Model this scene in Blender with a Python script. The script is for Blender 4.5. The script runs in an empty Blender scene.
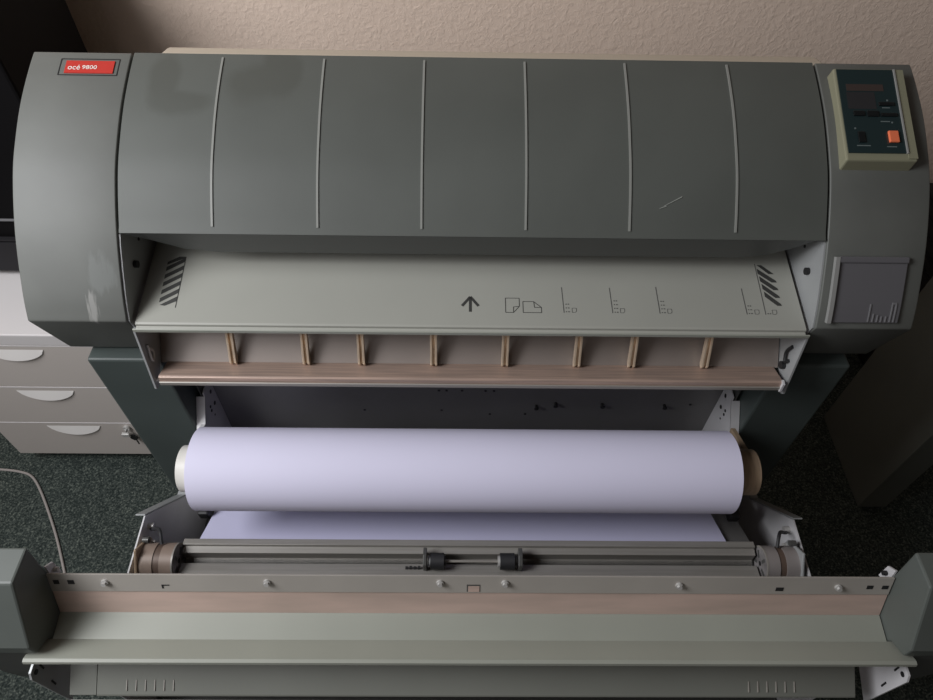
import bpy, bmesh, math, random
from mathutils import Vector, Matrix
random.seed(4)
S = bpy.context.scene
COL = S.collection

# ------------------------------------------------------------------ camera
cam_d = bpy.data.cameras.new('camera'); cam = bpy.data.objects.new('camera', cam_d); COL.objects.link(cam)
cam_d.sensor_fit = 'HORIZONTAL'; cam_d.sensor_width = 36.0
cam_d.lens = 690.0 / 933.0 * 36.0
cam_d.clip_start = 0.02
cam.matrix_world = Matrix(((0.99986975, -0.00899883, -0.01339825, -0.0235),
                           (-0.00124276, 0.78474841, -0.61981319, 0.0),
                           (0.01609185, 0.61974911, 0.78463501, 1.78),
                           (0, 0, 0, 1)))
S.camera = cam
S.view_settings.view_transform = 'Standard'
S.view_settings.look = 'None'
S.view_settings.gamma = 1.0
S.view_settings.use_curve_mapping = False
S.view_settings.exposure = 0.0

# ------------------------------------------------------------------ light
W = bpy.data.worlds.new('world'); S.world = W; W.use_nodes = True
bg = W.node_tree.nodes['Background']
bg.inputs[0].default_value = (1.0, 0.82, 0.70, 1); bg.inputs[1].default_value = 0.045

def area(name, loc, target, sx, sy, power, col):
    l = bpy.data.lights.new(name, 'AREA'); l.shape = 'RECTANGLE'; l.size = sx; l.size_y = sy
    l.energy = power; l.color = col
    o = bpy.data.objects.new(name, l); COL.objects.link(o); o.location = loc
    o.rotation_euler = (Vector(target) - Vector(loc)).to_track_quat('-Z', 'Y').to_euler()
    return o
area('window_daylight', (-1.50, 0.15, 2.20), (0.0, 0.75, 0.9), 0.9, 0.9, 42, (0.96, 0.97, 1.0))
area('fill_light', (-1.3, -1.5, 2.2), (0, 0.7, 0.7), 1.4, 1.0, 7, (0.97, 0.96, 1.0))  # added fill from an unseen source, brightens the front-facing surfaces

# ------------------------------------------------------------------ materials
def mat(name, col, rough=0.5, metal=0.0, nscale=0, namt=0.0, bump=0.0, bscale=0, stretch=None, spec=0.5, col2=None, coat=0):
    m = bpy.data.materials.new(name); m.use_nodes = True
    nt = m.node_tree; b = nt.nodes['Principled BSDF']
    b.inputs['Base Color'].default_value = (*col, 1); b.inputs['Roughness'].default_value = rough
    b.inputs['Metallic'].default_value = metal; b.inputs['Specular IOR Level'].default_value = spec
    b.inputs['Coat Weight'].default_value = coat
    tc = nt.nodes.new('ShaderNodeTexCoord'); mp = nt.nodes.new('ShaderNodeMapping')
    nt.links.new(tc.outputs['Object'], mp.inputs[0])
    if stretch: mp.inputs['Scale'].default_value = stretch
    if nscale:
        n = nt.nodes.new('ShaderNodeTexNoise'); n.inputs['Scale'].default_value = nscale; n.inputs['Detail'].default_value = 5
        nt.links.new(mp.outputs[0], n.inputs['Vector'])
        r = nt.nodes.new('ShaderNodeValToRGB')
        c2 = col2 or tuple(c * (1 - namt) for c in col)
        r.color_ramp.elements[0].position = 0.35; r.color_ramp.elements[0].color = (*c2, 1)
        r.color_ramp.elements[1].position = 0.65; r.color_ramp.elements[1].color = (*(tuple(c * (1 + namt * .4) for c in col) if not col2 else col), 1)
        nt.links.new(n.outputs[0], r.inputs[0]); nt.links.new(r.outputs[0], b.inputs['Base Color'])
    if bump:
        n2 = nt.nodes.new('ShaderNodeTexNoise'); n2.inputs['Scale'].default_value = bscale; n2.inputs['Detail'].default_value = 4
        bp = nt.nodes.new('ShaderNodeBump'); bp.inputs['Strength'].default_value = bump; bp.inputs['Distance'].default_value = 0.004
        nt.links.new(mp.outputs[0], n2.inputs['Vector']); nt.links.new(n2.outputs[0], bp.inputs['Height'])
        nt.links.new(bp.outputs[0], b.inputs['Normal'])
    return m

M = {}
M['cap'] = mat('cap_plastic', (0.122, 0.127, 0.116), 0.55, 0, 7, 0.12, 0.05, 900)
M['hood'] = mat('hood_plastic', (0.093, 0.100, 0.090), 0.55, 0, 5, 0.10, 0.05, 900)
M['leg'] = mat('leg_paint', (0.060, 0.074, 0.070), 0.5, 0, 8, 0.08)
M['block'] = mat('block_paint', (0.10, 0.112, 0.102), 0.5, 0, 8, 0.08)
M['dark_block'] = mat('block_inside', (0.10, 0.105, 0.097), 0.5, 0, 8, 0.1)
M['table'] = mat('table_paint', (0.36, 0.36, 0.32), 0.45, 0, 3, 0.05, 0.04, 900)
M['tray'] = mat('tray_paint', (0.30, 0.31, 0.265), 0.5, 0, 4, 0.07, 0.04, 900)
M['shelf'] = mat('shelf_shaded', (0.17, 0.175, 0.152), 0.5, 0, 4, 0.07)  # darker than the tray: shade under the flap is put into this colour
M['strip'] = mat('strip_paint', (0.37, 0.345, 0.31), 0.45, 0, 6, 0.08)
M['pink'] = mat('worn_pink_metal', (0.60, 0.45, 0.385), 0.45, 0.15, 6, 0.2, stretch=(1, 2, 6), col2=(0.48, 0.37, 0.315))
M['worn'] = mat('brushed_worn_metal', (0.50, 0.36, 0.29), 0.42, 0.3, 9, 0.3, stretch=(1, 30, 30), col2=(0.36, 0.27, 0.225))
M['recess'] = mat('recess_metal', (0.29, 0.25, 0.225), 0.42, 0.25, 4, 0.1)
M['gold'] = mat('brass', (0.85, 0.69, 0.52), 0.35, 0.4, 30, 0.3)
M['lip'] = mat('lip_metal', (0.32, 0.30, 0.27), 0.45, 0.3)
M['plate'] = mat('galvanised_plate', (0.38, 0.39, 0.39), 0.4, 0.2, 10, 0.06)
M['lightplate'] = mat('light_plate', (0.66, 0.65, 0.66), 0.45, 0.1, 10, 0.08)
M['darkmetal'] = mat('dark_metal', (0.10, 0.10, 0.095), 0.4, 0.3)
M['backp'] = mat('back_panel_metal', (0.20, 0.195, 0.19), 0.4, 0.3, 5, 0.1)
M['bar'] = mat('bar_metal', (0.30, 0.285, 0.26), 0.4, 0.3, 6, 0.1, stretch=(1, 30, 30))
M['black'] = mat('black_plastic', (0.012, 0.012, 0.013), 0.55)
M['device'] = mat('device_black', (0.004, 0.0035, 0.004), 0.7, spec=0.12)
M['device2'] = mat('device_charcoal', (0.018, 0.017, 0.019), 0.55, spec=0.2)
M['rubber'] = mat('rubber', (0.02, 0.02, 0.022), 0.6)
M['steel'] = mat('steel', (0.55, 0.54, 0.52), 0.45, 0.4)
M['motor'] = mat('motor_body', (0.27, 0.205, 0.165), 0.5, 0.1, 20, 0.15)
M['motorgrey'] = mat('motor_grey', (0.30, 0.27, 0.26), 0.45, 0.2)
M['motor2'] = mat('motor_band', (0.13, 0.09, 0.07), 0.5, 0.2)
M['motorface'] = mat('motor_face', (0.33, 0.31, 0.31), 0.4, 0.4, 40, 0.4)
M['hub'] = mat('hub_white', (0.70, 0.68, 0.62), 0.4, 0, 10, .1)
M['hub2'] = mat('hub_brown', (0.42, 0.31, 0.21), 0.42, 0.2, 25, 0.25, stretch=(6, 1, 1))
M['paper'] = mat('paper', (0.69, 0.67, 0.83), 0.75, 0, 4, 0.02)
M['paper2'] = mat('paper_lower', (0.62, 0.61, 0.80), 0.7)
M['red'] = mat('badge_red', (0.46, 0.028, 0.020), 0.4)
M['white'] = mat('badge_white', (0.75, 0.72, 0.68), 0.5)
M['ink'] = mat('ink', (0.045, 0.045, 0.042), 0.6)
M['inklight'] = mat('ink_light', (0.10, 0.10, 0.095), 0.6)
M['olive'] = mat('olive_plastic', (0.24, 0.235, 0.16), 0.5, 0, 8, .05)
M['glass'] = mat('panel_overlay', (0.016, 0.030, 0.032), 0.22)
M['lcd'] = mat('lcd', (0.055, 0.04, 0.036), 0.25)
M['lcd2'] = mat('lcd_shade', (0.03, 0.03, 0.032), 0.25)
M['button'] = mat('button_black', (0.006, 0.008, 0.009), 0.35)
M['orange'] = mat('button_orange', (0.85, 0.20, 0.09), 0.4)
M['print'] = mat('panel_print', (0.14, 0.17, 0.17), 0.5)
M['rib'] = mat('seam_rib', (0.26, 0.265, 0.245), 0.4)
M['holder'] = mat('holder_plastic', (0.125, 0.122, 0.13), 0.4)
M['holder2'] = mat('holder_edge', (0.28, 0.28, 0.27), 0.4)
M['emboss'] = mat('holder_relief', (0.185, 0.182, 0.188), 0.4)
M['ped'] = mat('cabinet_paint', (0.56, 0.51, 0.47), 0.45, 0, 3, 0.03)
M['pedtop'] = mat('cabinet_top', (0.66, 0.63, 0.62), 0.4)
M['handle'] = mat('cabinet_handle', (0.80, 0.77, 0.74), 0.4)
M['rear'] = mat('rear_beige', (0.52, 0.46, 0.37), 0.5)
M['upright'] = mat('upright_paint', (0.13, 0.137, 0.12), 0.5, 0, 5, .1)
M['cable'] = mat('cable_grey', (0.33, 0.30, 0.28), 0.5)
M['scratch'] = mat('scratch', (0.24, 0.25, 0.23), 0.5)

# end cap with scuffs near the front corner and the hood with greasy smudges: wear with shapes of its own
def scuffed(m, center, radius, col, scale, seed):
    nt = m.node_tree; b = nt.nodes['Principled BSDF']
    base = b.inputs['Base Color'].links[0].from_socket
    geo = nt.nodes.new('ShaderNodeNewGeometry')
    mp = nt.nodes.new('ShaderNodeMapping'); nt.links.new(geo.outputs['Position'], mp.inputs[0])
    mp.vector_type = 'TEXTURE'
    mp.inputs['Location'].default_value = center; mp.inputs['Scale'].default_value = radius
    g = nt.nodes.new('ShaderNodeTexGradient'); g.gradient_type = 'SPHERICAL'; nt.links.new(mp.outputs[0], g.inputs[0])
    n = nt.nodes.new('ShaderNodeTexNoise'); n.inputs['Scale'].default_value = 1; n.inputs['Detail'].default_value = 6
    mp2 = nt.nodes.new('ShaderNodeMapping'); nt.links.new(geo.outputs['Position'], mp2.inputs[0])
    mp2.inputs['Scale'].default_value = scale; mp2.inputs['Location'].default_value = (seed, seed, seed)
    nt.links.new(mp2.outputs[0], n.inputs['Vector'])
    mul = nt.nodes.new('ShaderNodeMath'); mul.operation = 'MULTIPLY'
    nt.links.new(g.outputs['Fac'], mul.inputs[0]); nt.links.new(n.outputs[0], mul.inputs[1])
    r = nt.nodes.new('ShaderNodeValToRGB'); r.color_ramp.elements[0].position = 0.20; r.color_ramp.elements[1].position = 0.32
    nt.links.new(mul.outputs[0], r.inputs[0])
    mix = nt.nodes.new('ShaderNodeMix'); mix.data_type = 'RGBA'
    nt.links.new(r.outputs[0], mix.inputs['Factor']); nt.links.new(base, mix.inputs['A'])
    mix.inputs['B'].default_value = (*col, 1)
    nt.links.new(mix.outputs['Result'], b.inputs['Base Color'])
scuffed(M['cap'], (-0.552, 0.665, 1.025), (0.015, 0.055, 0.045), (0.25, 0.25, 0.235), (330, 40, 40), 1.0)
scuffed(M['cap'], (-0.535, 0.70, 1.065), (0.040, 0.06, 0.05), (0.150, 0.158, 0.148), (120, 25, 25), 4.0)
for i, (c, r_) in enumerate([((-0.455, 0.93, 1.235), (0.035, 0.08, 0.08)), ((-0.425, 0.89, 1.22), (0.06, 0.03, 0.05)),
                             ((-0.32, 0.92, 1.23), (0.07, 0.05, 0.06)), ((-0.285, 0.95, 1.24), (0.04, 0.07, 0.05))]):
    scuffed(M['hood'], c, (r_[0] * 1.3, r_[1] * 1.3, r_[2] * 1.5), (0.077, 0.082, 0.072), (9, 9, 9), 2.0 + i)

# carpet
m = bpy.data.materials.new('carpet'); m.use_nodes = True; nt = m.node_tree; b = nt.nodes['Principled BSDF']
b.inputs['Roughness'].default_value = 0.95; b.inputs['Specular IOR Level'].default_value = 0.1
tc = nt.nodes.new('ShaderNodeTexCoord')
n = nt.nodes.new('ShaderNodeTexNoise'); n.inputs['Scale'].default_value = 230; n.inputs['Detail'].default_value = 3
nt.links.new(tc.outputs['Object'], n.inputs['Vector'])
r = nt.nodes.new('ShaderNodeValToRGB')
e = r.color_ramp.elements; e[0].position = 0.36; e[0].color = (0.020, 0.027, 0.025, 1); e[1].position = 0.74; e[1].color = (0.17, 0.19, 0.16, 1)
e2 = r.color_ramp.elements.new(0.56); e2.color = (0.058, 0.070, 0.063, 1)
nt.links.new(n.outputs[0], r.inputs[0]); nt.links.new(r.outputs[0], b.inputs['Base Color'])
bp = nt.nodes.new('ShaderNodeBump'); bp.inputs['Strength'].default_value = 0.7; bp.inputs['Distance'].default_value = 0.004
nt.links.new(n.outputs[0], bp.inputs['Height']); nt.links.new(bp.outputs[0], b.inputs['Normal'])
M['carpet'] = m
# plaster
m = bpy.data.materials.new('plaster'); m.use_nodes = True; nt = m.node_tree; b = nt.nodes['Principled BSDF']
b.inputs['Base Color'].default_value = (0.84, 0.68, 0.565, 1); b.inputs['Roughness'].default_value = 0.85
tc = nt.nodes.new('ShaderNodeTexCoord')
n = nt.nodes.new('ShaderNodeTexNoise'); n.inputs['Scale'].default_value = 75; n.inputs['Detail'].default_value = 5; n.inputs['Roughness'].default_value = 0.6
n.inputs['Distortion'].default_value = 0.6
nt.links.new(tc.outputs['Object'], n.inputs['Vector'])
r = nt.nodes.new('ShaderNodeValToRGB'); r.color_ramp.elements[0].position = 0.42; r.color_ramp.elements[1].position = 0.70
nt.links.new(n.outputs[0], r.inputs[0])
bp = nt.nodes.new('ShaderNodeBump'); bp.inputs['Strength'].default_value = 0.30; bp.inputs['Distance'].default_value = 0.004
nt.links.new(r.outputs[0], bp.inputs['Height']); nt.links.new(bp.outputs[0], b.inputs['Normal'])
M['plaster'] = m

# ------------------------------------------------------------------ helpers
WL = {}
def link(name, bm, m, parent=None, smooth=False, bevel=0.0, seg=2):
    me = bpy.data.meshes.new(name)
    bmesh.ops.recalc_face_normals(bm, faces=bm.faces)
    bm.to_mesh(me); bm.free()
    co = [v.co.copy() for v in me.vertices]
    lo = Vector((min(c.x for c in co), min(c.y for c in co), min(c.z for c in co)))
    hi = Vector((max(c.x for c in co), max(c.y for c in co), max(c.z for c in co)))
    c = (lo + hi) / 2
    if parent is None: c.z = lo.z
    for v in me.vertices: v.co -= c
    me.materials.append(M[m] if isinstance(m, str) else m)
    o = bpy.data.objects.new(name, me); COL.objects.link(o)
    o.location = c
    if parent is not None:
        o.parent = parent; o.location = c - WL[parent.name]
    WL[o.name] = c
    if smooth:
        for p in me.polygons: p.use_smooth = True
        es = o.modifiers.new('es', 'EDGE_SPLIT'); es.split_angle = math.radians(35)
    if bevel:
        bv = o.modifiers.new('bevel', 'BEVEL'); bv.width = bevel; bv.segments = seg; bv.limit_method = 'ANGLE'; bv.angle_limit = math.radians(40)
    return o

def empty(name, loc, label, cat, group=None):
    o = bpy.data.objects.new(name, None); COL.objects.link(o); o.location = loc; o.empty_display_size = 0.1
    WL[o.name] = Vector(loc); tag(o, label, cat, group)
    return o
def tag(o, label, cat, group=None):
    o['label'] = label; o['category'] = cat
    if group: o['group'] = group
    return o

def box(bm, x0, x1, y0, y1, z0, z1):
    v = [bm.verts.new(p) for p in ((x0, y0, z0), (x1, y0, z0), (x1, y1, z0), (x0, y1, z0), (x0, y0, z1), (x1, y0, z1), (x1, y1, z1), (x0, y1, z1))]
    for f in ((0, 3, 2, 1), (4, 5, 6, 7), (0, 1, 5, 4), (1, 2, 6, 5), (2, 3, 7, 6), (3, 0, 4, 7)): bm.faces.new([v[i] for i in f])
    return bm
def prism(bm, prof, x0, x1):                       # closed (y, z) outline extruded along x
    a = [bm.verts.new((x0, y, z)) for y, z in prof]; b_ = [bm.verts.new((x1, y, z)) for y, z in prof]
    bm.faces.new(a); bm.faces.new(b_[::-1]); n_ = len(prof)
    for i in range(n_): bm.faces.new((a[i], b_[i], b_[(i + 1) % n_], a[(i + 1) % n_]))
    return bm
def sheet(prof, t):                                # open (y, z) line thickened away from its outer side
    out = list(prof); inn = []
    n_ = len(prof)
    for i, (y, z) in enumerate(prof):
        y0, z0 = prof[max(i - 1, 0)]; y1, z1 = prof[min(i + 1, n_ - 1)]
        dy, dz = y1 - y0, z1 - z0; l = math.hypot(dy, dz)
        inn.append((y + dz / l * -t, z + dy / l * t))
    return out + inn[::-1]
def cylx(bm, x0, x1, y, z, r0, r1=None, seg=32):
    r1 = r0 if r1 is None else r1
    a = [bm.verts.new((x0, y + r0 * math.cos(2 * math.pi * i / seg), z + r0 * math.sin(2 * math.pi * i / seg))) for i in range(seg)]
    b_ = [bm.verts.new((x1, y + r1 * math.cos(2 * math.pi * i / seg), z + r1 * math.sin(2 * math.pi * i / seg))) for i in range(seg)]
    bm.faces.new(a); bm.faces.new(b_[::-1])
    for i in range(seg): bm.faces.new((a[i], b_[i], b_[(i + 1) % seg], a[(i + 1) % seg]))
    return bm
def cyl_dir(bm, p0, p1, r0, seg=16, r1=None):
    r1 = r0 if r1 is None else r1
    p0 = Vector(p0); p1 = Vector(p1); d = (p1 - p0).normalized()
    u = d.orthogonal().normalized(); w = d.cross(u)
    a = [bm.verts.new(p0 + (u * math.cos(t) + w * math.sin(t)) * r0) for t in (2 * math.pi * i / seg for i in range(seg))]
    b_ = [bm.verts.new(p1 + (u * math.cos(t) + w * math.sin(t)) * r1) for t in (2 * math.pi * i / seg for i in range(seg))]
    bm.faces.new(a); bm.faces.new(b_[::-1])
    for i in range(seg): bm.faces.new((a[i], b_[i], b_[(i + 1) % seg], a[(i + 1) % seg]))
    return bm
def catmull(pts, k=8):
    P = [Vector(p) for p in pts]; P = [P[0] * 2 - P[1]] + P + [P[-1] * 2 - P[-2]]; out = []
    for i in range(1, len(P) - 2):
        for j in range(k):
            t = j / k
            out.append(0.5 * ((2 * P[i]) + (P[i + 1] - P[i - 1]) * t + (2 * P[i - 1] - 5 * P[i] + 4 * P[i + 1] - P[i + 2]) * t * t + (3 * P[i] - P[i - 1] - 3 * P[i + 1] + P[i + 2]) * t ** 3))
    out.append(P[-2]); return out
def tube(bm, pts, r, seg=10, k=8):
    P = catmull(pts, k); rings = []
    up = Vector((0, 0, 1))
    for i, p in enumerate(P):
        d = (P[min(i + 1, len(P) - 1)] - P[max(i - 1, 0)]).normalized()
        u = d.cross(up)
        if u.length < 1e-3: u = d.cross(Vector((0, 1, 0)))
        u.normalize(); w = d.cross(u)
        rings.append([bm.verts.new(p + (u * math.cos(2 * math.pi * q / seg) + w * math.sin(2 * math.pi * q / seg)) * r) for q in range(seg)])
    for a, b_ in zip(rings, rings[1:]):
        for q in range(seg): bm.faces.new((a[q], a[(q + 1) % seg], b_[(q + 1) % seg], b_[q]))
    bm.faces.new(rings[0]); bm.faces.new(rings[-1][::-1])
    return bm
def B(): return bmesh.new()

class Plane:
    """a plane that runs along x; v goes from (y0,z0) to (y1,z1) as 0..1, h is height above it"""
    def __init__(s, p0, p1):
        s.p0, s.p1 = p0, p1; L = math.hypot(p1[0] - p0[0], p1[1] - p0[1]); s.L = L
        s.n = ((p1[1] - p0[1]) / L, -(p1[0] - p0[0]) / L)
        if s.n[1] < 0: s.n = (-s.n[0], -s.n[1])
    def at(s, x, v, h=0.0):
        return Vector((x, s.p0[0] + (s.p1[0] - s.p0[0]) * v + s.n[0] * h, s.p0[1] + (s.p1[1] - s.p0[1]) * v + s.n[1] * h))
    def poly(s, bm, pts, h0, h1):
        a = [bm.verts.new(s.at(x, v, h0)) for x, v in pts]; b_ = [bm.verts.new(s.at(x, v, h1)) for x, v in pts]
        bm.faces.new(a); bm.faces.new(b_[::-1]); n_ = len(pts)
        for i in range(n_): bm.faces.new((a[i], b_[i], b_[(i + 1) % n_], a[(i + 1) % n_]))
        return bm
    def rect(s, bm, x0, x1, v0, v1, h0, h1): return s.poly(bm, [(x0, v0), (x1, v0), (x1, v1), (x0, v1)], h0, h1)
    def line(s, bm, a, b_, w, h0, h1):          # stroke of width w (metres) between (x, v) points
        ax, ay = a[0], a[1] * s.L; bx, by = b_[0], b_[1] * s.L
        d = Vector((bx - ax, by - ay)).normalized(); nx, ny = -d.y * w / 2, d.x * w / 2
        return s.poly(bm, [((ax + nx), (ay + ny) / s.L), ((bx + nx), (by + ny) / s.L), ((bx - nx), (by - ny) / s.L), ((ax - nx), (ay - ny) / s.L)], h0, h1)

def text_mesh(name, body, size, m, parent, pl, x, v, h=0.0006, sx=1.0, bold=0.0):
    cu = bpy.data.curves.new(name, 'FONT'); cu.body = body; cu.size = size; cu.extrude = 0.0002; cu.offset = bold
    to = bpy.data.objects.new(name, cu); COL.objects.link(to)
    dg = bpy.context.evaluated_depsgraph_get(); dg.update()
    me = bpy.data.meshes.new_from_object(to.evaluated_get(dg))
    COL.objects.unlink(to); bpy.data.objects.remove(to)
    bm = B(); bm.from_mesh(me); bpy.data.meshes.remove(me)
    for w in bm.verts:
        w.co = pl.at(x + w.co.x * sx, v - w.co.y / pl.L, h + w.co.z)
    return link(name, bm, m, parent)

# ------------------------------------------------------------------ the room
def structure(name, bm, m):
    o = link(name, bm, m); o['kind'] = 'structure'; return o
structure('floor', box(B(), -3.0, 3.0, -1.2, 1.62, -0.05, 0.0), 'carpet')
structure('wall_back', box(B(), -3.0, 3.0, 1.60, 1.70, 0.0, 2.6), 'plaster')

# ------------------------------------------------------------------ the printer
PR = empty('large_format_printer', (0, 0.95, 0), 'wide grey-green large format plotter printer with its paper drawer pulled open', 'printer')

ctrl = [(1.03, 1.2535), (0.9737, 1.2463), (0.8981, 1.2215), (0.84, 1.1930), (0.7921, 1.1620), (0.7328, 1.1073), (0.681, 1.0440), (0.6568, 1.0071)]
prof = [(p.y, p.z) for p in catmull([(0, y, z) for y, z in ctrl], 6)][6:]      # crest -> front corner
def on_prof(y):
    for (y0, z0), (y1, z1) in zip(prof, prof[1:]):
        if y1 <= y <= y0: return z0 + (z1 - z0) * (y - y0) / (y1 - y0)
    return prof[-1][1]
def surf_patch(bm, x0, x1, ya, yb, h0, h1, n_=8):  # thin slab that follows the curved shell from ya (back) to yb (front)
    ys = [ya + (yb - ya) * i / n_ for i in range(n_ + 1)]; rows = []
    for y in ys:
        dz = (on_prof(min(y + 0.004, .97)) - on_prof(y - 0.004)) / 0.008; l = math.hypot(1, dz)
        ny, nz = -dz / l, 1 / l; z = on_prof(y)
        rows.append([bm.verts.new((x, y + ny * h, z + nz * h)) for x, h in ((x0, h0), (x1, h0), (x1, h1), (x0, h1))])
    for a, b_ in zip(rows, rows[1:]):
        for i in range(4): bm.faces.new((a[i], a[(i + 1) % 4], b_[(i + 1) % 4], b_[i]))
    bm.faces.new(rows[0]); bm.faces.new(rows[-1][::-1])
    return bm

body_tail = [(0.6968, 0.8966), (1.02, 0.8966), (1.02, 1.18), (0.985, 1.225)]
caps = []
for s in (-1, 1):
    x0, x1 = sorted((s * 0.506, s * 0.65))
    cp = link('end_cap', prism(B(), prof + body_tail, x0, x1), 'cap', PR, smooth=False, bevel=0.0025, seg=3)
    for p in cp.data.polygons:
        p.use_smooth = True
    es = cp.modifiers.new('es', 'EDGE_SPLIT'); es.split_angle = math.radians(25)
    cp['label'] = 'left end cap with red badge' if s < 0 else 'right end cap with control panel'
    caps.append(cp)
    # inner steel wall of the cap
    a, b_ = sorted((s * 0.5035, s * 0.5058))
    ip = link('inner_side_plate', prism(B(), [(0.90, 1.10), (0.76, 1.105)] + [(y + 0.0035, z - 0.002) for y, z in prof if y < 0.735] + [(0.672, 0.95), (0.90, 0.95)], a, b_), 'plate', cp)
    link('bolt', cylx(B(), s * 0.5035, s * 0.498, 0.735, 1.048, 0.0055), 'black', cp, smooth=True)
    link('hole', cylx(B(), s * 0.5035, s * 0.5025, 0.773, 1.063, 0.0025), 'black', cp)
    # dark filler behind the slit between cap and hood
    link('seam_gap', prism(B(), [(y + .004, z - .012) for y, z in prof if y > 0.745] + [(0.76, 1.10), (0.95, 1.10)], *sorted((s * 0.5, s * 0.506))), 'black', PR)

# hood: curved cover + front lip that tapers at both ends
hood_prof = [p for p in prof if p[0] >= 0.7340] + [(0.7335, 1.1108)]
bm = B()
hp = hood_prof + [(0.7385, 1.1065), (0.985, 1.10), (0.985, 1.225)]
prism(bm, hp, -0.5025, 0.502)
hood = link('hood_cover', bm, 'hood', PR, smooth=True, bevel=0.0025)
hood['label'] = 'dark grey-green curved top cover with six raised seams'
bm = B()
xs = [(-0.5025, 0), (-0.47, .45), (-0.43, .85), (-0.38, 1), (0.40, 1), (0.44, .85), (0.475, .45), (0.502, 0)]
rows = []
for x, t in xs:
    rows.append([bm.verts.new(q) for q in ((x, 0.7345, 1.1095), (x, 0.742 + .012 * t, 1.1085 - 0.052 * t), (x, 0.84, 1.1085 - 0.052 * t), (x, 0.84, 1.1095))])
for a, b_ in zip(rows, rows[1:]):
    for i in range(4): bm.faces.new((a[i], b_[i], b_[(i + 1) % 4], a[(i + 1) % 4]))
bm.faces.new(rows[0]); bm.faces.new(rows[-1])
link('hood_lip', bm, mat('lip_plastic', (0.085, 0.09, 0.086), 0.45), hood)
for x in (-0.3715, -0.223, -0.076, 0.072, 0.220, 0.372):
    bm = B(); surf_patch(bm, x - 0.0015, x + 0.0015, 0.966, 0.742, -0.002, 0.0016, 16)
    link('seam_rib', bm, 'rib', hood)
bm = B()
for a, b_ in (((0.268, 0.767), (0.294, 0.777)), ((0.262, 0.7645), (0.272, 0.767))):
    za, zb = on_prof(a[1]), on_prof(b_[1]); d = 0.0006
    vs = [bm.verts.new(q) for q in ((a[0], a[1], za + d + .0006), (b_[0], b_[1], zb + d + .0006), (b_[0], b_[1] + .0016, zb + d + .0016), (a[0], a[1] + .0008, za + d + .0012))]
    bm.faces.new(vs)
link('scratch_mark', bm, 'scratch', hood)
link('rear_cover', prism(B(), [(1.035, 0.90), (1.035, 1.200), (1.045, 1.207), (1.085, 1.197), (1.085, 0.90)], -0.500, 0.562), 'rear', PR, bevel=0.006)
link('main_body', box(B(), -0.50, 0.50, 0.905, 1.028, 0.60, 1.096), 'darkmetal', PR)

# badge
lc, rc = caps
bp_ = Plane((0.960, on_prof(0.960)), (0.932, on_prof(0.932)))
bm = B()
for a, b_ in ((( -0.6050, 0), (-0.6050, 1)), ((-0.6050, 1), (-0.5205, 1)), ((-0.5205, 0), (-0.5205, 1)), ((-0.6050, 0), (-0.5205, 0))):
    bp_.line(bm, a, b_, 0.0013, 0.0002, 0.0007)
link('badge_groove', bm, 'black', lc)
bad = link('badge', bp_.rect(B(), -0.5965, -0.5265, 0.14, 0.90, 0.0, 0.0016), 'red', lc)
bad['label'] = 'small red name badge'
text_mesh('badge_lettering', 'oc\u00e9', 0.0125, 'white', lc, bp_, -0.5925, 0.70, 0.0018)
text_mesh('badge_number', '9800', 0.0095, 'white', lc, bp_, -0.5720, 0.66, 0.0018, 1.15)

# control panel: wedge box with overlay, display, keys
FP = Plane((0.9412, 1.255), (0.8063, 1.1958))
bm = B()
pf = [(0.950, 1.236), (0.9425, 1.2555), (0.8063, 1.1958), (0.812, 1.170), (0.84, 1.17), (0.93, 1.21)]
prism(bm, pf, 0.519, 0.6205)
cpn = link('control_panel', bm, 'olive', rc, bevel=0.0025)
cpn['label'] = 'olive control panel with black face and orange key'
FP2 = Plane((0.9412, 1.2555), (0.8063, 1.1965))
def onpanel(name, m, x0, x1, v0, v1, h1, h0=0.0, bev=0.0):
    return link(name, FP2.rect(B(), x0, x1, v0, v1, h0, h1), m, rc, bevel=bev)
onpanel('panel_bezel', 'olive', 0.6065, 0.6195, 0.012, 0.985, 0.0012)
onpanel('panel_face', 'glass', 0.5225, 0.6045, 0.012, 0.93, 0.0012, 0.0)
onpanel('bezel_edge', 'holder2', 0.6045, 0.6066, 0.012, 0.935, 0.003, 0.0)
onpanel('display', 'lcd', 0.5327, 0.5862, 0.18, 0.255, 0.0016, 0.001)
onpanel('display_window', 'lcd2', 0.5315, 0.5720, 0.268, 0.455, 0.0015, 0.001)
ob = onpanel('power_key', 'orange', 0.5815, 0.5955, 0.70, 0.822, 0.0050, 0.001, 0.0012); ob['label'] = 'orange key'
onpanel('key', 'button', 0.5751, 0.597, 0.383, 0.42, 0.0035, 0.001, .0006)
onpanel('key', 'button', 0.5757, 0.599, 0.503, 0.538, 0.0035, 0.001, .0006)
onpanel('key', 'button', 0.537, 0.5524, 0.482, 0.535, 0.0035, 0.001, .0006)
onpanel('key', 'button', 0.5566, 0.5724, 0.48, 0.54, 0.0035, 0.001, .0006)
onpanel('key', 'button', 0.5386, 0.5478, 0.708, 0.822, 0.0035, 0.001, .0006)
for x0, x1, v in ((0.5748, 0.5881, 0.590), (0.5356, 0.5549, 0.853), (0.5781, 0.592, 0.862), (0.5801, 0.5914, 0.439)):
    onpanel('printed_caption', 'print', x0, x1, v - 0.005, v + 0.005, 0.0014, 0.0011)
for x, v in ((0.5891, 0.358), (0.5367, 0.669), (0.5909, 0.601)):
    onpanel('indicator_lamp', 'print', x - 0.001, x + 0.001, v - 0.008, v + 0.008, 0.0018, 0.0011)

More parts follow.
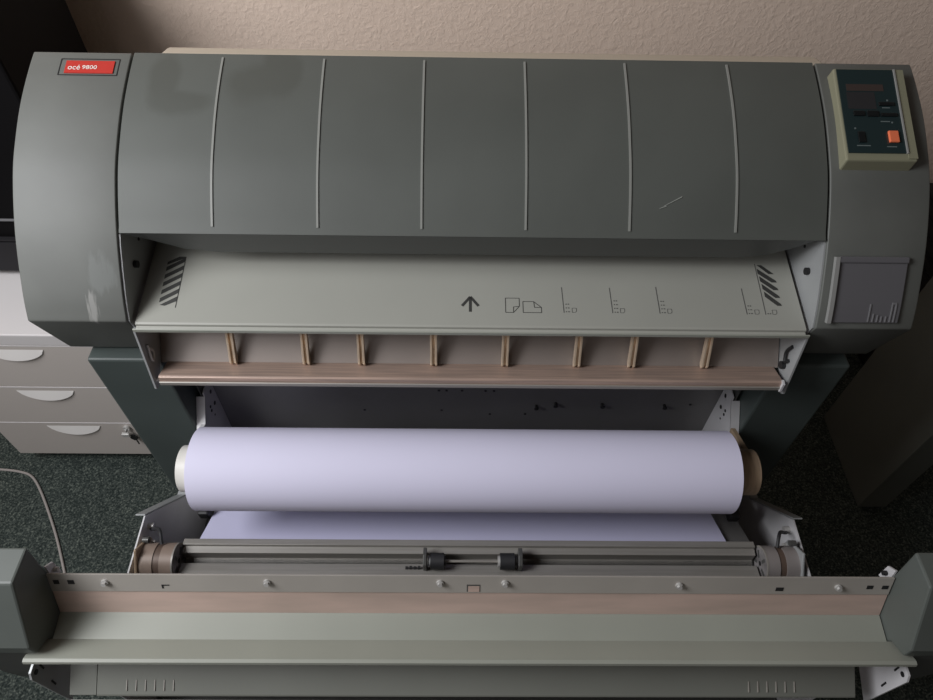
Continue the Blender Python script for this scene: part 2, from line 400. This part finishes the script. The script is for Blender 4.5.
# card holder on the right cap
HP = Plane((0.7205, on_prof(0.7205) + 0.004), (0.6625, on_prof(0.6625) + 0.004))
bm = B(); surf_patch(bm, 0.5175, 0.6235, 0.7200, 0.6625, -0.001, 0.0045, 8)
hd = link('card_holder', bm, 'holder', rc, bevel=0.0012); hd['label'] = 'flat card holder plate'
bm = B(); surf_patch(bm, 0.5165, 0.5225, 0.7200, 0.6625, 0.002, 0.0085, 8)
link('holder_rim', bm, 'holder2', rc, smooth=True, bevel=0.002)
bm = B(); surf_patch(bm, 0.5225, 0.6240, 0.7205, 0.7145, 0.002, 0.0075, 3)
link('holder_rim', bm, 'holder', rc, bevel=0.002)
bm = B()
for x, y0 in ((0.578, 0.678), (0.5845, 0.670), (0.591, 0.669), (0.597, 0.668), (0.6035, 0.668), (0.610, 0.678), (0.6155, 0.678)):
    surf_patch(bm, x - 0.0008, x + 0.0008, y0, 0.6635, 0.004, 0.0058, 3)
surf_patch(bm, 0.6095, 0.616, 0.6795, 0.678, 0.004, 0.0058, 1)
link('holder_embossing', bm, 'emboss', rc)

# feed table
class TablePlane(Plane):
    def at(s, x, v, h=0.0): return Plane.at(s, x * (1 - 0.0105 * v), v, h)
TP = TablePlane((0.7961, 1.0217), (0.6600, 0.9995))
bm = B()
prism(bm, [(0.900, 1.0387), (0.6630, 1.0000), (0.6600, 0.9985), (0.6600, 0.9940), (0.6560, 0.9930), (0.6560, 0.9885), (0.668, 0.9885), (0.900, 1.028)], -0.4985, 0.4975)
tab = link('feed_table', bm, 'table', PR, bevel=0.0008)
tab['label'] = 'light grey-beige sloping paper feed table with printed size marks'
link('table_rim', prism(B(), [(0.6560, 0.9932), (0.6545, 0.9920), (0.6545, 0.9870), (0.6575, 0.9870)], -0.503, 0.5035), 'tray', tab)
def tv(y): return (0.7961 - (y - 0.0073 * (0.796 - y) / 0.096)) / (0.7961 - 0.6600)
H0, H1 = 0.0, 0.0004
def mark(name, bm, m='ink'): return link(name, bm, m, tab)
bm = B()
TP.line(bm, (-0.0045, tv(0.694)), (-0.0045, tv(0.717)), 0.0043, H0, H1)
TP.line(bm, (-0.0045, tv(0.7185)), (-0.017, tv(0.7035)), 0.0042, H0, H1); TP.line(bm, (-0.0045, tv(0.7185)), (0.008, tv(0.7035)), 0.0042, H0, H1)
mark('arrow_mark', bm)
def strokes(bm, pts, w):
    for a, b_ in zip(pts, pts[1:]): TP.line(bm, (a[0], tv(a[1])), (b_[0], tv(b_[1])), w, H0, H1)
bm = B(); x0, x1, y0, y1 = 0.049, 0.070, 0.6935, 0.717
strokes(bm, [(x0, y1), (x1, y1), (x1, y0 + .010), (x0 + .012, y0), (x0, y0), (x0, y1)], 0.0009)
strokes(bm, [(x0 + .012, y0), (x0 + .012, y0 + .009), (x1, y0 + .010)], 0.0009)
mark('page_symbol', bm)
bm = B(); x0, x1, y0, y1 = 0.0755, 0.1035, 0.6935, 0.7115
strokes(bm, [(x0, y1), (x0 + .0165, y1), (x1, y0 + .0085), (x1, y0), (x0, y0), (x0, y1)], 0.0009)
strokes(bm, [(x0 + .0165, y1), (x0 + .0175, y0 + .0085), (x1, y0 + .0085)], 0.0009)
mark('page_symbol', bm)
def size_mark(x, ytop, nrows, box_dx=0.014):
    bm = B(); strokes(bm, [(x + 0.0, ytop), (x + 0.0015, 0.694)], 0.0011)
    for r_ in range(nrows):
        yy = 0.6955 + r_ * 0.0062
        for q, wd in enumerate((0.0016, 0.0024) if r_ < nrows - 1 else (0.002, 0.002)):
            xx = x + 0.0045 + q * 0.0034
            strokes(bm, [(xx, yy), (xx + wd, yy)], 0.0016)
    xb = x + box_dx
    strokes(bm, [(xb, 0.7015), (xb + .0065, 0.7015), (xb + .0065, 0.6965), (xb + .0045, 0.6945), (xb, 0.6945), (xb, 0.7015)], 0.0006)
    mark('size_mark', bm, 'inklight')
size_mark(0.136, 0.736, 3); size_mark(0.210, 0.736, 4, .0135); size_mark(0.282, 0.738, 4, .0135); size_mark(0.415, 0.737, 3)
size_mark(0.4435, 0.780, 1, .0125)
bm = B()
xl, xr = 0.4455, 0.4715
TP.poly(bm, [(xl + .001, tv(.778)), (xl + .008, tv(.778)), (xr - .001, tv(.7625)), (xr - .009, tv(.7625))], H0, H1)
for i in range(4):
    y = 0.7675 - i * 0.0131; dx = i * 0.0013
    TP.poly(bm, [(xl + dx, tv(y + .004)), (xl + dx, tv(y - .0045)), (xr - .007 + dx * .3, tv(y - .0195)), (xr + .001, tv(y - .0195)), (xr, tv(y - .0165))], H0, H1)
mark('hatch_mark', bm)
bm = B(); strokes(bm, [(-0.4475, 0.782), (-0.4485, 0.696)], 0.0011)
for i in range(6):
    y = 0.777 - i * 0.0131
    xr = -0.4478
    if i < 5: TP.poly(bm, [(xr, tv(y + .0032)), (xr, tv(y - .0040)), (xr - .0265, tv(y - .0203)), (xr - .0265, tv(y - .0133))], H0, H1)
    else: TP.poly(bm, [(xr, tv(y + .0035)), (xr, tv(y - .0045)), (xr - .017, tv(y - .0125)), (xr - .025, tv(y - .0115))], H0, H1)
TP.poly(bm, [(xr, tv(.782)), (xr - .010, tv(.782)), (xr - .0265, tv(.7725)), (xr - .0265, tv(.7680)), (xr, tv(.7800))], H0, H1)
mark('hatch_mark', bm)

# recess below the table: sloped plate, worn ledge, brass ribs, end plates
link('recess_plate', prism(B(), sheet([(0.676, 0.8850), (0.706, 0.9150), (0.745, 0.950), (0.78, 0.980)], -0.003), -0.5015, 0.5005), 'recess', PR)
led = link('front_ledge', prism(B(), [(0.678, 0.8860), (0.640, 0.8985), (0.6365, 0.8975), (0.6350, 0.8860), (0.642, 0.8840), (0.678, 0.873)], -0.492, 0.494), 'worn', PR, bevel=0.0015)
led['label'] = 'worn pinkish metal ledge'
link('ledge_lip', prism(B(), [(0.6345, 0.8895), (0.6330, 0.8885), (0.6330, 0.8820), (0.6350, 0.8810), (0.642, 0.8825)], -0.492, 0.494), 'lip', led)
link('ledge_end', prism(B(), [(0.640, 0.9005), (0.6315, 0.8990), (0.6310, 0.8800), (0.640, 0.8800)], 0.4915, 0.4950), 'lightplate', led)
for x in (-0.3815, -0.265, -0.1765, -0.061, 0.053, 0.169, 0.2575, 0.376):
    bm = B(); tl = 0.0035 * x / 0.38
    rp = [(0.6700, 0.8890), (0.6670, 0.8960), (0.6780, 0.9200), (0.690, 0.945), (0.711, 0.985), (0.719, 0.985), (0.698, 0.943), (0.686, 0.915), (0.678, 0.893)]
    prism(bm, rp, x - 0.0056, x - 0.0020); prism(bm, rp, x + 0.0020, x + 0.0056)
    prism(bm, [(y + .004, z - .002) for y, z in rp], x - 0.0020, x + 0.0020)
    link('guide_rib', bm, 'gold', PR, bevel=0.0006)
for s in (-1, 1):
    a, b_ = sorted((s * 0.5025, s * 0.5055))
    ep = link('hanging_side_plate', prism(B(), [(0.6580, 0.9870), (0.6345, 0.8700), (0.6400, 0.8640), (0.76, 0.93), (0.80, 0.985)], a, b_), 'plate', PR)
    if s > 0:
        bm = B(); tube(bm, [(0.5005, 0.672, 0.945), (0.4985, 0.675, 0.928), (0.4985, 0.666, 0.915), (0.5, 0.662, 0.922)], 0.0028)
        link('latch_lever', bm, 'black', ep, smooth=True)
        link('latch_knob', cylx(B(), 0.5028, 0.4960, 0.668, 0.903, 0.0065), 'black', ep, smooth=True)
    else:
        bm = B(); tube(bm, [(-0.5, 0.664, 0.945), (-0.499, 0.655, 0.915), (-0.499, 0.668, 0.925), (-0.5, 0.662, 0.94)], 0.0022)
        link('latch_spring', bm, 'steel', ep, smooth=True)
    link('screw', cylx(B(), s * 0.5025, s * 0.498, 0.646, 0.8790, 0.004), 'steel' if s < 0 else 'black', ep)

# legs
for s in (-1, 1):
    a, b_ = sorted((s * 0.5030, s * 0.62))
    lg = link('leg', box(B(), a, b_, 0.676, 0.98, 0.06, 0.8900), 'leg', PR, bevel=0.004)
    link('leg_collar', box(B(), *sorted((s * 0.512, s * 0.596)), 0.720, 0.95, 0.888, 0.8985), 'black', lg)
    bm = B(); box(bm, *sorted((s * 0.51, s * 0.60)), 0.45, 1.15, 0.0, 0.06); link('foot', bm, 'black', lg, bevel=0.008)
bk = link('back_panel', box(B(), -0.492, 0.492, 0.757, 0.762, 0.12, 0.905), 'backp', PR)
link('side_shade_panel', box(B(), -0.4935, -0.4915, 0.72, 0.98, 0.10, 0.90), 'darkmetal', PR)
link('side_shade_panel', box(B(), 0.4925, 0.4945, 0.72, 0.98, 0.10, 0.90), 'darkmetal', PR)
for (x, z) in ((-0.2061, 0.6277), (-0.0535, 0.6285), (0.043, 0.6159), (0.1134, 0.6169), (-0.0579, 0.6964), (-0.0431, 0.6966), (0.0314, 0.6964), (0.0477, 0.6966), (-0.0136, 0.697), (0.436, 0.655)):
    bm = B(); cyl_dir(bm, (x, 0.7572, z), (x, 0.7560, z), 0.0026, 12); link('hole', bm, 'black', bk)
for (x, z) in ((0.1329, 0.6476), (0.17, 0.6563), (0.2621, 0.6549), (0.385, 0.653)):
    bm = B(); cyl_dir(bm, (x, 0.757, z), (x, 0.750, z), 0.0028, 12); cyl_dir(bm, (x, 0.750, z), (x, 0.748, z), 0.0045, 12); link('screw', bm, 'black', bk)
for s in (-1, 1):
    ia = link('inner_frame_plate', prism(B(), [(0.7565, 0.735), (0.7200, 0.735), (0.7187, 0.7235), (0.640, 0.652), (0.580, 0.598), (0.580, 0.45), (0.7565, 0.45)], *sorted((s * 0.4860, s * 0.4885))), 'lightplate', PR)
    link('plate_flange', prism(B(), [(0.7187, 0.7250), (0.640, 0.6535), (0.580, 0.5995), (0.5815, 0.5970), (0.6415, 0.6510), (0.7200, 0.7225)], *sorted((s * 0.4860, s * 0.5020))), 'lightplate', ia)
    for (y, z, rr) in ((0.742, 0.7080, 0.004), (0.7380, 0.676, 0.0042), (0.7200, 0.690, 0.003), (0.718, 0.680, 0.003), (0.722, 0.660, 0.002)):
        link('hole', cylx(B(), s * 0.4860, s * 0.4850, y, z, rr, seg=12), 'black', ia)
    arm = link('roll_support_arm', prism(B(), [(0.660, 0.673), (0.668, 0.712), (0.600, 0.742), (0.565, 0.758), (0.548, 0.752), (0.570, 0.72), (0.640, 0.66)], *sorted((s * 0.4765, s * 0.4850))), 'hub2' if s > 0 else 'lightplate', PR, bevel=0.001)

# ---- the pulled-out drawer
pan = link('paper_drawer', prism(B(), [(0.265, 0.420), (0.265, 0.410), (0.7000, 0.380), (0.7000, 0.390)], -0.556, 0.556), 'darkmetal', PR)
pan['label'] = 'pulled-out drawer carrying the paper rolls'
for s in (-1, 1):
    sp = link('drawer_side_plate', prism(B(), [(0.250, 0.660), (0.510, 0.668), (0.617, 0.528), (0.7, 0.515), (0.7, 0.38), (0.25, 0.40)], *sorted((s * 0.558, s * 0.5605))), 'lightplate', pan)
    link('side_plate_flange', prism(B(), sheet([(0.510, 0.6695), (0.617, 0.5290), (0.7, 0.516)], 0.0025), *sorted((s * 0.558, s * 0.574))), 'plate', pan)
    # motors
    yy, zz = 0.440, 0.645
    link('motor_mount', prism(B(), [(yy + .0, zz + .046), (yy + .040, zz + .008), (yy + .040, zz - .008), (yy, zz - .046), (yy - .040, zz - .008), (yy - .040, zz + .008)], *sorted((s * 0.5450, s * 0.5500))), 'hub2' if s < 0 else 'plate', pan, bevel=.002)
    bm = B(); cylx(bm, s * 0.4905, s * 0.512, yy, zz, 0.0300, seg=40)
    mo = link('motor_housing', bm, 'motor' if s < 0 else 'motorgrey', pan, smooth=True, bevel=0.001); mo['label'] = 'round motor on the %s drawer wall' % ('left' if s < 0 else 'right')
    link('motor_band', cylx(B(), s * 0.512, s * 0.5230, yy, zz, 0.0285, seg=40), 'motor2', pan, smooth=True)
    link('motor_flange', cylx(B(), s * 0.5230, s * 0.5450, yy, zz, 0.0300, seg=40), 'motor' if s < 0 else 'motorgrey', pan, smooth=True, bevel=.001)
    bm = B(); cylx(bm, s * 0.4905, s * 0.4895, yy, zz, 0.0275, seg=40)
    link('motor_face', bm, 'motorface', pan, smooth=True)
    link('motor_rim', cylx(B(), s * 0.4892, s * 0.4925, yy, zz, 0.0303, 0.0303, seg=40) if False else cylx(B(), s * 0.4900, s * 0.4925, yy, zz, 0.0303, seg=40), 'lip', pan, smooth=True)
    link('motor_axle_hole', cylx(B(), s * 0.4895, s * 0.4888, yy, zz + .002, 0.004, seg=16), 'black', pan)
    for k in range(5):
        t = k * 2 * math.pi / 5 + .4; c_, s_ = math.cos(t), math.sin(t)
        link('motor_slot', prism(B(), [(yy + c_ * .010 - s_ * .003, zz + s_ * .010 + c_ * .003), (yy + c_ * .023 - s_ * .004, zz + s_ * .023 + c_ * .004), (yy + c_ * .023 + s_ * .002, zz + s_ * .023 - c_ * .002), (yy + c_ * .010 + s_ * .002, zz + s_ * .010 - c_ * .002)], *sorted((s * 0.4895, s * 0.4890))), 'darkmetal', pan)
    # cable from the motor up to the clip
    bm = B(); tube(bm, [(s * 0.515, 0.458, 0.671), (s * 0.520, 0.475, 0.678), (s * 0.530, 0.487, 0.668), (s * 0.542, 0.492, 0.655), (s * 0.552, 0.497, 0.645), (s * 0.556, 0.505, 0.640)], 0.0030)
    link('motor_cable', bm, 'rubber', pan, smooth=True)
    link('cable_clip', cylx(B(), s * 0.548, s * 0.558, 0.502, 0.645, 0.006), 'steel', pan, smooth=True)
    link('mount_bolt', cylx(B(), s * 0.538, s * 0.548, yy + .026, zz + .026, 0.005), 'darkmetal', pan, smooth=True)
    link('mount_bolt', cylx(B(), s * 0.538, s * 0.545, yy + .033, zz + 0, 0.004), 'steel', pan, smooth=True)
    link('hole', cylx(B(), s * 0.5582, s * 0.5575, 0.385, 0.645, 0.006), 'black', pan)
    # black snap clip under the roll end
    bm = B(); box(bm, *sorted((s * 0.470, s * 0.490)), 0.535, 0.556, 0.600, 0.622)
    link('roll_stop', bm, 'black', pan, bevel=0.004)

link('guide_plate', prism(B(), sheet([(0.4760, 0.6345), (0.5780, 0.5778)], -0.002), -0.454, 0.490), 'backp', pan)
bars = [(0.4760, 0.6540), (0.4650, 0.6560), (0.4640, 0.6500), (0.4530, 0.6490), (0.4520, 0.6300), (0.4400, 0.6240), (0.4380, 0.6420), (0.4250, 0.6440), (0.3900, 0.6460), (0.3900, 0.600), (0.4760, 0.600)]
gb = link('guide_bars', prism(B(), bars, -0.4870, 0.4850), 'bar', pan, bevel=0.0008)
link('guide_strip', prism(B(), [(0.4520, 0.6300), (0.4400, 0.6240), (0.4400, 0.6225), (0.4520, 0.6250)], -0.4872, 0.4852), 'darkmetal', pan)
# pinch rollers
rx = [(-0.0680, -0.0455), (0.0480, 0.0720)]
for x0, x1 in rx:
    link('pinch_roller', cylx(B(), x0, x1, 0.437, 0.658, 0.0135), 'rubber', pan, smooth=True, bevel=.002)
for x0, x1, m_ in ((-0.0720, -0.0680, 'plate'), (-0.0455, -0.0425, 'darkmetal'), (0.0445, 0.0480, 'steel'), (0.0720, 0.0760, 'darkmetal')):
    link('roller_flange', cylx(B(), x0, x1, 0.437, 0.658, 0.0095), m_, pan, smooth=True)
link('roller_axle', cylx(B(), -0.043, 0.046, 0.437, 0.658, 0.0022), 'lip', pan, smooth=True)
link('roller_bracket', prism(B(), [(0.455, 0.648), (0.455, 0.672), (0.440, 0.676), (0.425, 0.668), (0.425, 0.646)], -0.0800, -0.0740), 'darkmetal', pan, bevel=.001)
link('roller_bracket', prism(B(), [(0.455, 0.648), (0.455, 0.672), (0.440, 0.676), (0.425, 0.668), (0.425, 0.646)], 0.0780, 0.0850), 'darkmetal', pan, bevel=.001)
for i in range(4):
    link('axle_clip', box(B(), -0.110 + i * 0.007, -0.106 + i * 0.007, 0.428, 0.432, 0.6435, 0.648 + .002 * (i % 2)), 'black', pan)

# drawer front: drilled strip, worn pink band, tray, flap, lower shelf
SP = Plane((0.352, 0.822), (0.3215, 0.752)); SP.n = (-0.917, 0.399)
bm = B()
prism(bm, [(0.3535, 0.8205), (0.352, 0.822), (0.3385, 0.791), (0.3415, 0.789), (0.3550, 0.8190)], -0.598, 0.598)
st = link('drilled_strip', bm, 'strip', pan, bevel=0.001); st['label'] = 'grey strip with a row of screws'
bm = B(); prism(bm, [(0.3400, 0.7900), (0.3225, 0.7515), (0.3290, 0.7490), (0.3460, 0.7880)], -0.598, 0.598)
link('worn_band', bm, 'pink', pan)
# holes and screws
def slot(x0, x1, v0, v1, name='slot', m_='black'): link(name, SP.rect(B(), x0, x1, v0, v1, -0.0005, 0.0004), m_, pan)
slot(-0.591, -0.583, 0.15, 0.25); slot(-0.571, -0.562, 0.15, 0.25)
slot(0.562, 0.571, 0.20, 0.29); slot(0.584, 0.593, 0.20, 0.29)
slot(-0.441, -0.430, 0.255, 0.280); slot(-0.441, -0.4385, 0.255, 0.35); slot(0.432, 0.443, 0.26, 0.35)
slot(-0.0100, 0.0090, 0.22, 0.40, 'hole', 'darkmetal')
SPn = link('hole_edge', SP.rect(B(), -0.0080, 0.0080, 0.255, 0.40, 0.0, 0.0008), 'pink', pan)
for x, v in ((-0.5187, 0.196), (-0.2915, 0.178), (-0.0478, 0.170), (0.0442, 0.170), (0.2921, 0.208), (0.5206, 0.241)):
    bm = B(); cyl_dir(bm, SP.at(x, v, -0.001), SP.at(x, v, 0.0030), 0.0052, 16); cyl_dir(bm, SP.at(x, v, 0.0030), SP.at(x, v, 0.0062), 0.0036, 6)
    link('screw', bm, 'steel', pan)
tr = link('drawer_tray', prism(B(), [(0.3245, 0.7515), (0.2830, 0.7455), (0.2830, 0.7420), (0.3250, 0.7450)], -0.598, 0.598), 'tray', pan)
fl = link('drawer_flap', prism(B(), [(0.2870, 0.7455), (0.2845, 0.7475), (0.2560, 0.7625), (0.2515, 0.7615), (0.2500, 0.7570), (0.2525, 0.7535), (0.2850, 0.7405)], -0.620, 0.620), 'tray', pan, smooth=True, bevel=0.003)
fl['label'] = 'long pale grey-green front flap'
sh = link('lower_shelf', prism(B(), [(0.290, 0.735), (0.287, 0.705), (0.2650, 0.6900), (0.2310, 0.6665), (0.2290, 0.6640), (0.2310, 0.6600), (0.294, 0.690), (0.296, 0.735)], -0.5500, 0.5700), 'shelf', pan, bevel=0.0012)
link('shelf_edge', prism(B(), [(0.2260, 0.6560), (0.2230, 0.6560), (0.2220, 0.600), (0.2260, 0.600)], -0.590, 0.572), 'strip', pan)
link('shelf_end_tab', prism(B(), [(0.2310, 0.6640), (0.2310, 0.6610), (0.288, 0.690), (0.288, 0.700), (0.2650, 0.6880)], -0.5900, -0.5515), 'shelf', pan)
bm = B()
for x0 in (-0.506, 0.410):
    for i in range(6):
        x = x0 + i * 0.0136
        prism(bm, [(0.2350, 0.6690), (0.2480, 0.6780), (0.2480, 0.6795), (0.2350, 0.6712)], x - 0.0006, x + 0.0006)
link('shelf_ridges', bm, 'strip', pan)
for s in (-1, 1):
    # end block
    a, b_ = sorted((s * 0.6000, s * 0.700))
    eb = link('drawer_end_block', prism(B(), [(0.3660, 0.8820), (0.3170, 0.8820), (0.2620, 0.7900), (0.2610, 0.7680), (0.2860, 0.7520), (0.2960, 0.6900), (0.3300, 0.640), (0.40, 0.640), (0.3800, 0.7500), (0.3565, 0.8080)], a, b_), 'block', pan, bevel=0.003)
    link('block_underside', prism(B(), [(0.2630, 0.7680), (0.2630, 0.6600), (0.2680, 0.6100), (0.330, 0.600), (0.345, 0.73), (0.30, 0.77)], *sorted((s * 0.6190, s * 0.700))), 'darkmetal', eb)
    br = link('corner_bracket', prism(B(), [(0.2360, 0.7300), (0.2420, 0.7400), (0.330, 0.745), (0.330, 0.640), (0.2360, 0.600)], *sorted((s * 0.6150, s * 0.6180))), 'plate' if s < 0 else 'lightplate', pan)  # left bracket takes the darker plate: its shaded side is put into colour
    link('slot', prism(B(), [(0.2545, 0.712), (0.2560, 0.726), (0.2585, 0.726), (0.2570, 0.712)], *sorted((s * 0.6150, s * 0.6140))), 'black', pan)
    link('slot', prism(B(), [(0.244, 0.665), (0.2455, 0.680), (0.248, 0.680), (0.2465, 0.665)], *sorted((s * 0.6150, s * 0.6140))), 'black', pan)
    link('hole', cylx(B(), s * 0.6150, s * 0.6140, 0.247, 0.728, 0.004, seg=12), 'black', pan)
    bm = B(); prism(bm, [(0.360, 0.828), (0.372, 0.815), (0.370, 0.785), (0.352, 0.795)], *sorted((s * 0.598, s * 0.6010))); link('hinge_plate', bm, 'lightplate', pan)
link('screw', cylx(B(), -0.598, -0.592, 0.365, 0.806, 0.0035), 'steel', pan)
link('screw', cylx(B(), 0.598, 0.592, 0.365, 0.806, 0.0035), 'black', pan)

pan.location.x += 0.003

# ------------------------------------------------------------------ paper
roll = empty('paper_roll', (0, 0.552, 0.692), 'thick white paper roll across the open drawer, its end hubs showing', 'paper roll')
bm = B()
R_, xa, xb = 0.068, -0.445, 0.427
cylx(bm, xa, xb, 0.552, 0.760, R_, seg=96)
pr_ = link('paper_sheet', bm, 'paper', roll, smooth=True, bevel=0.0015)
bm = B(); cylx(bm, -0.4715, -0.4450, 0.552, 0.760, 0.0380, seg=48); h1 = link('hub', bm, 'hub', roll, smooth=True, bevel=0.003); h1['label'] = 'white hub at the left end'
bm = B(); cylx(bm, 0.4270, 0.4690, 0.552, 0.760, 0.0380, seg=48); h2 = link('hub', bm, 'hub2', roll, smooth=True, bevel=0.002); h2['label'] = 'brown hub at the right end'
link('hub_ring', cylx(B(), 0.4270, 0.4370, 0.552, 0.760, 0.0400, seg=48), 'hub2', h2, smooth=True)
link('shaft', cylx(B(), -0.4740, 0.4740, 0.552, 0.760, 0.010), 'steel', roll, smooth=True)

low = empty('paper_roll', (0, 0.612, 0.440), 'lower paper roll beneath the thick roll, its bluish white sheet led up and forward', 'paper roll')
cyl = B(); cylx(cyl, -0.452, 0.443, 0.6143, 0.4985, 0.0575, seg=64)
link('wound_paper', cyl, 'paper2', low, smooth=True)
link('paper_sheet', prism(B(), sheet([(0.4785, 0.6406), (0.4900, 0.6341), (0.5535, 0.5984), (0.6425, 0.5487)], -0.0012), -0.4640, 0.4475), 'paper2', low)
link('shaft', cylx(B(), -0.4840, 0.4840, 0.6143, 0.4985, 0.012), 'steel', low, smooth=True)

# ------------------------------------------------------------------ white drawer cabinet
PD = empty('drawer_cabinet', (-1.045, 1.26, 0), 'white low office drawer cabinet with three drawers left of the printer', 'cabinet')
x0, x1 = -1.2525, -0.838
link('body', box(B(), x0, x1, 0.996, 1.56, 0.05, 0.541), 'ped', PD, bevel=0.002)
link('top_panel', box(B(), x0, x1, 0.978, 1.562, 0.5425, 0.5800), 'pedtop', PD, bevel=0.003)
for z0, z1, zc in ((0.3800, 0.5395, 0.5255), (0.2175, 0.3765, 0.362), (0.0530, 0.2140, 0.1950)):
    d = link('drawer', box(B(), x0, x1, 0.979, 0.995, z0, z1), 'ped', PD, bevel=0.0015)
    link('drawer_edge', box(B(), x0 + .001, x1 - .001, 0.9785, 0.990, z1 - 0.0005, z1 + 0.002), 'pedtop', d)
    # crescent grip
    bm = B(); n_ = 18; top = []; bot = []
    hw, dp = 0.070, 0.034
    zt = z1 - 0.012
    front = []; back = []
    for i in range(n_ + 1):
        t = -1 + 2 * i / n_; x = -1.040 + hw * t; zz_ = zt - dp * (1 - t * t) ** 0.6
        front.append(bm.verts.new((x, 0.9775 - 0.006 * (1 - t * t), zz_))); back.append(bm.verts.new((x, 0.9785, zt)))
    for i in range(n_):
        bm.faces.new((front[i], front[i + 1], back[i + 1], back[i]))
    bm.verts.ensure_lookup_table()
    cap0 = [bm.verts.new((v.co.x, 0.9795, v.co.z)) for v in front]
    for i in range(n_): bm.faces.new((cap0[i], cap0[i + 1], front[i + 1], front[i]))
    link('grip', bm, 'handle', d, smooth=True)
bm = B(); cyl_dir(bm, (-0.901, 0.979, 0.197), (-0.901, 0.972, 0.197), 0.0085, 20)
link('lock', bm, 'steel', PD, smooth=True)
for x, y in ((x0 + .05, 1.04), (x1 - .05, 1.04), (x0 + .05, 1.50), (x1 - .05, 1.50)):
    bm = B(); cylx(bm, x - .015, x + .015, y, 0.025, 0.025); link('castor', bm, 'black', PD, smooth=True)
KY = empty('key_pair', (-0.899, 0.965, 0.12), 'small keys with black heads hanging from the cabinet lock', 'keys')
bm = B(); box(bm, -0.9155, -0.8960, 0.962, 0.970, 0.172, 0.185); link('key', bm, 'steel', KY, bevel=.001)
bm = B(); prism(bm, [(0.9645, 0.190), (0.9645, 0.198), (0.972, 0.198), (0.972, 0.190)], -0.902, -0.900); link('key_blade', bm, 'steel', KY)
bm = B(); cyl_dir(bm, (-0.893, 0.972, 0.158), (-0.893, 0.968, 0.158), 0.0095, 20); box(bm, -0.897, -0.889, 0.9685, 0.9715, 0.146, 0.172); box(bm, -0.8925, -0.8895, 0.969, 0.971, 0.125, 0.150)
link('hanging_key', bm, 'black', KY)

# black device on the cabinet
DV = empty('office_printer', (-1.046, 1.31, 0.58), 'tall black office machine standing on the white cabinet', 'printer')
link('housing', box(B(), -1.25, -0.842, 1.165, 1.460, 0.5900, 1.25), 'device', DV, bevel=0.006)
link('base', box(B(), -1.24, -0.85, 1.18, 1.45, 0.5800, 0.5905), 'motor2', DV)
link('front_tray', box(B(), -1.24, -0.852, 1.157, 1.166, 0.600, 0.690), 'device2', DV, bevel=0.003)
link('tray_edge', box(B(), -1.24, -0.852, 1.155, 1.166, 0.697, 0.702), 'device2', DV)
link('paper_slot', box(B(), -1.22, -0.99, 1.160, 1.166, 0.752, 0.755), 'emboss', DV)

# cable on the carpet
bm = B(); tube(bm, [(-1.60, 0.985, 0.004), (-1.42, 0.962, 0.004), (-1.3261, 0.9541, 0.004), (-1.2659, 0.947, 0.004), (-1.2230, 0.930, 0.004), (-1.1760, 0.877, 0.004), (-1.1046, 0.774, 0.004), (-1.055, 0.6914, 0.004), (-1.018, 0.62, 0.004), (-0.985, 0.52, 0.004), (-0.97, 0.38, 0.004)], 0.0035)
tag(link('power_cable', bm, 'cable', smooth=True), 'thin grey cable curving over the carpet in front of the white cabinet', 'cable')

# dark panel leg on the right
UP = empty('desk_panel', (1.17, 1.0, 0), 'dark grey upright desk side panel on the carpet right of the printer', 'panel')
link('panel', box(B(), 1.107, 1.187, 0.856, 1.156, 0.0, 0.72), 'upright', UP, bevel=0.002)
BC = empty('storage_crate', (1.44, 1.45, 0), 'black ribbed box against the wall at the right edge', 'box')
link('body', box(B(), 1.30, 1.58, 1.30, 1.585, 0.0, 0.56), 'black', BC, bevel=0.004)
for i in range(5): link('rim', box(B(), 1.296, 1.584, 1.294, 1.588, 0.40 + i * .035, 0.408 + i * .035), 'device2', BC)
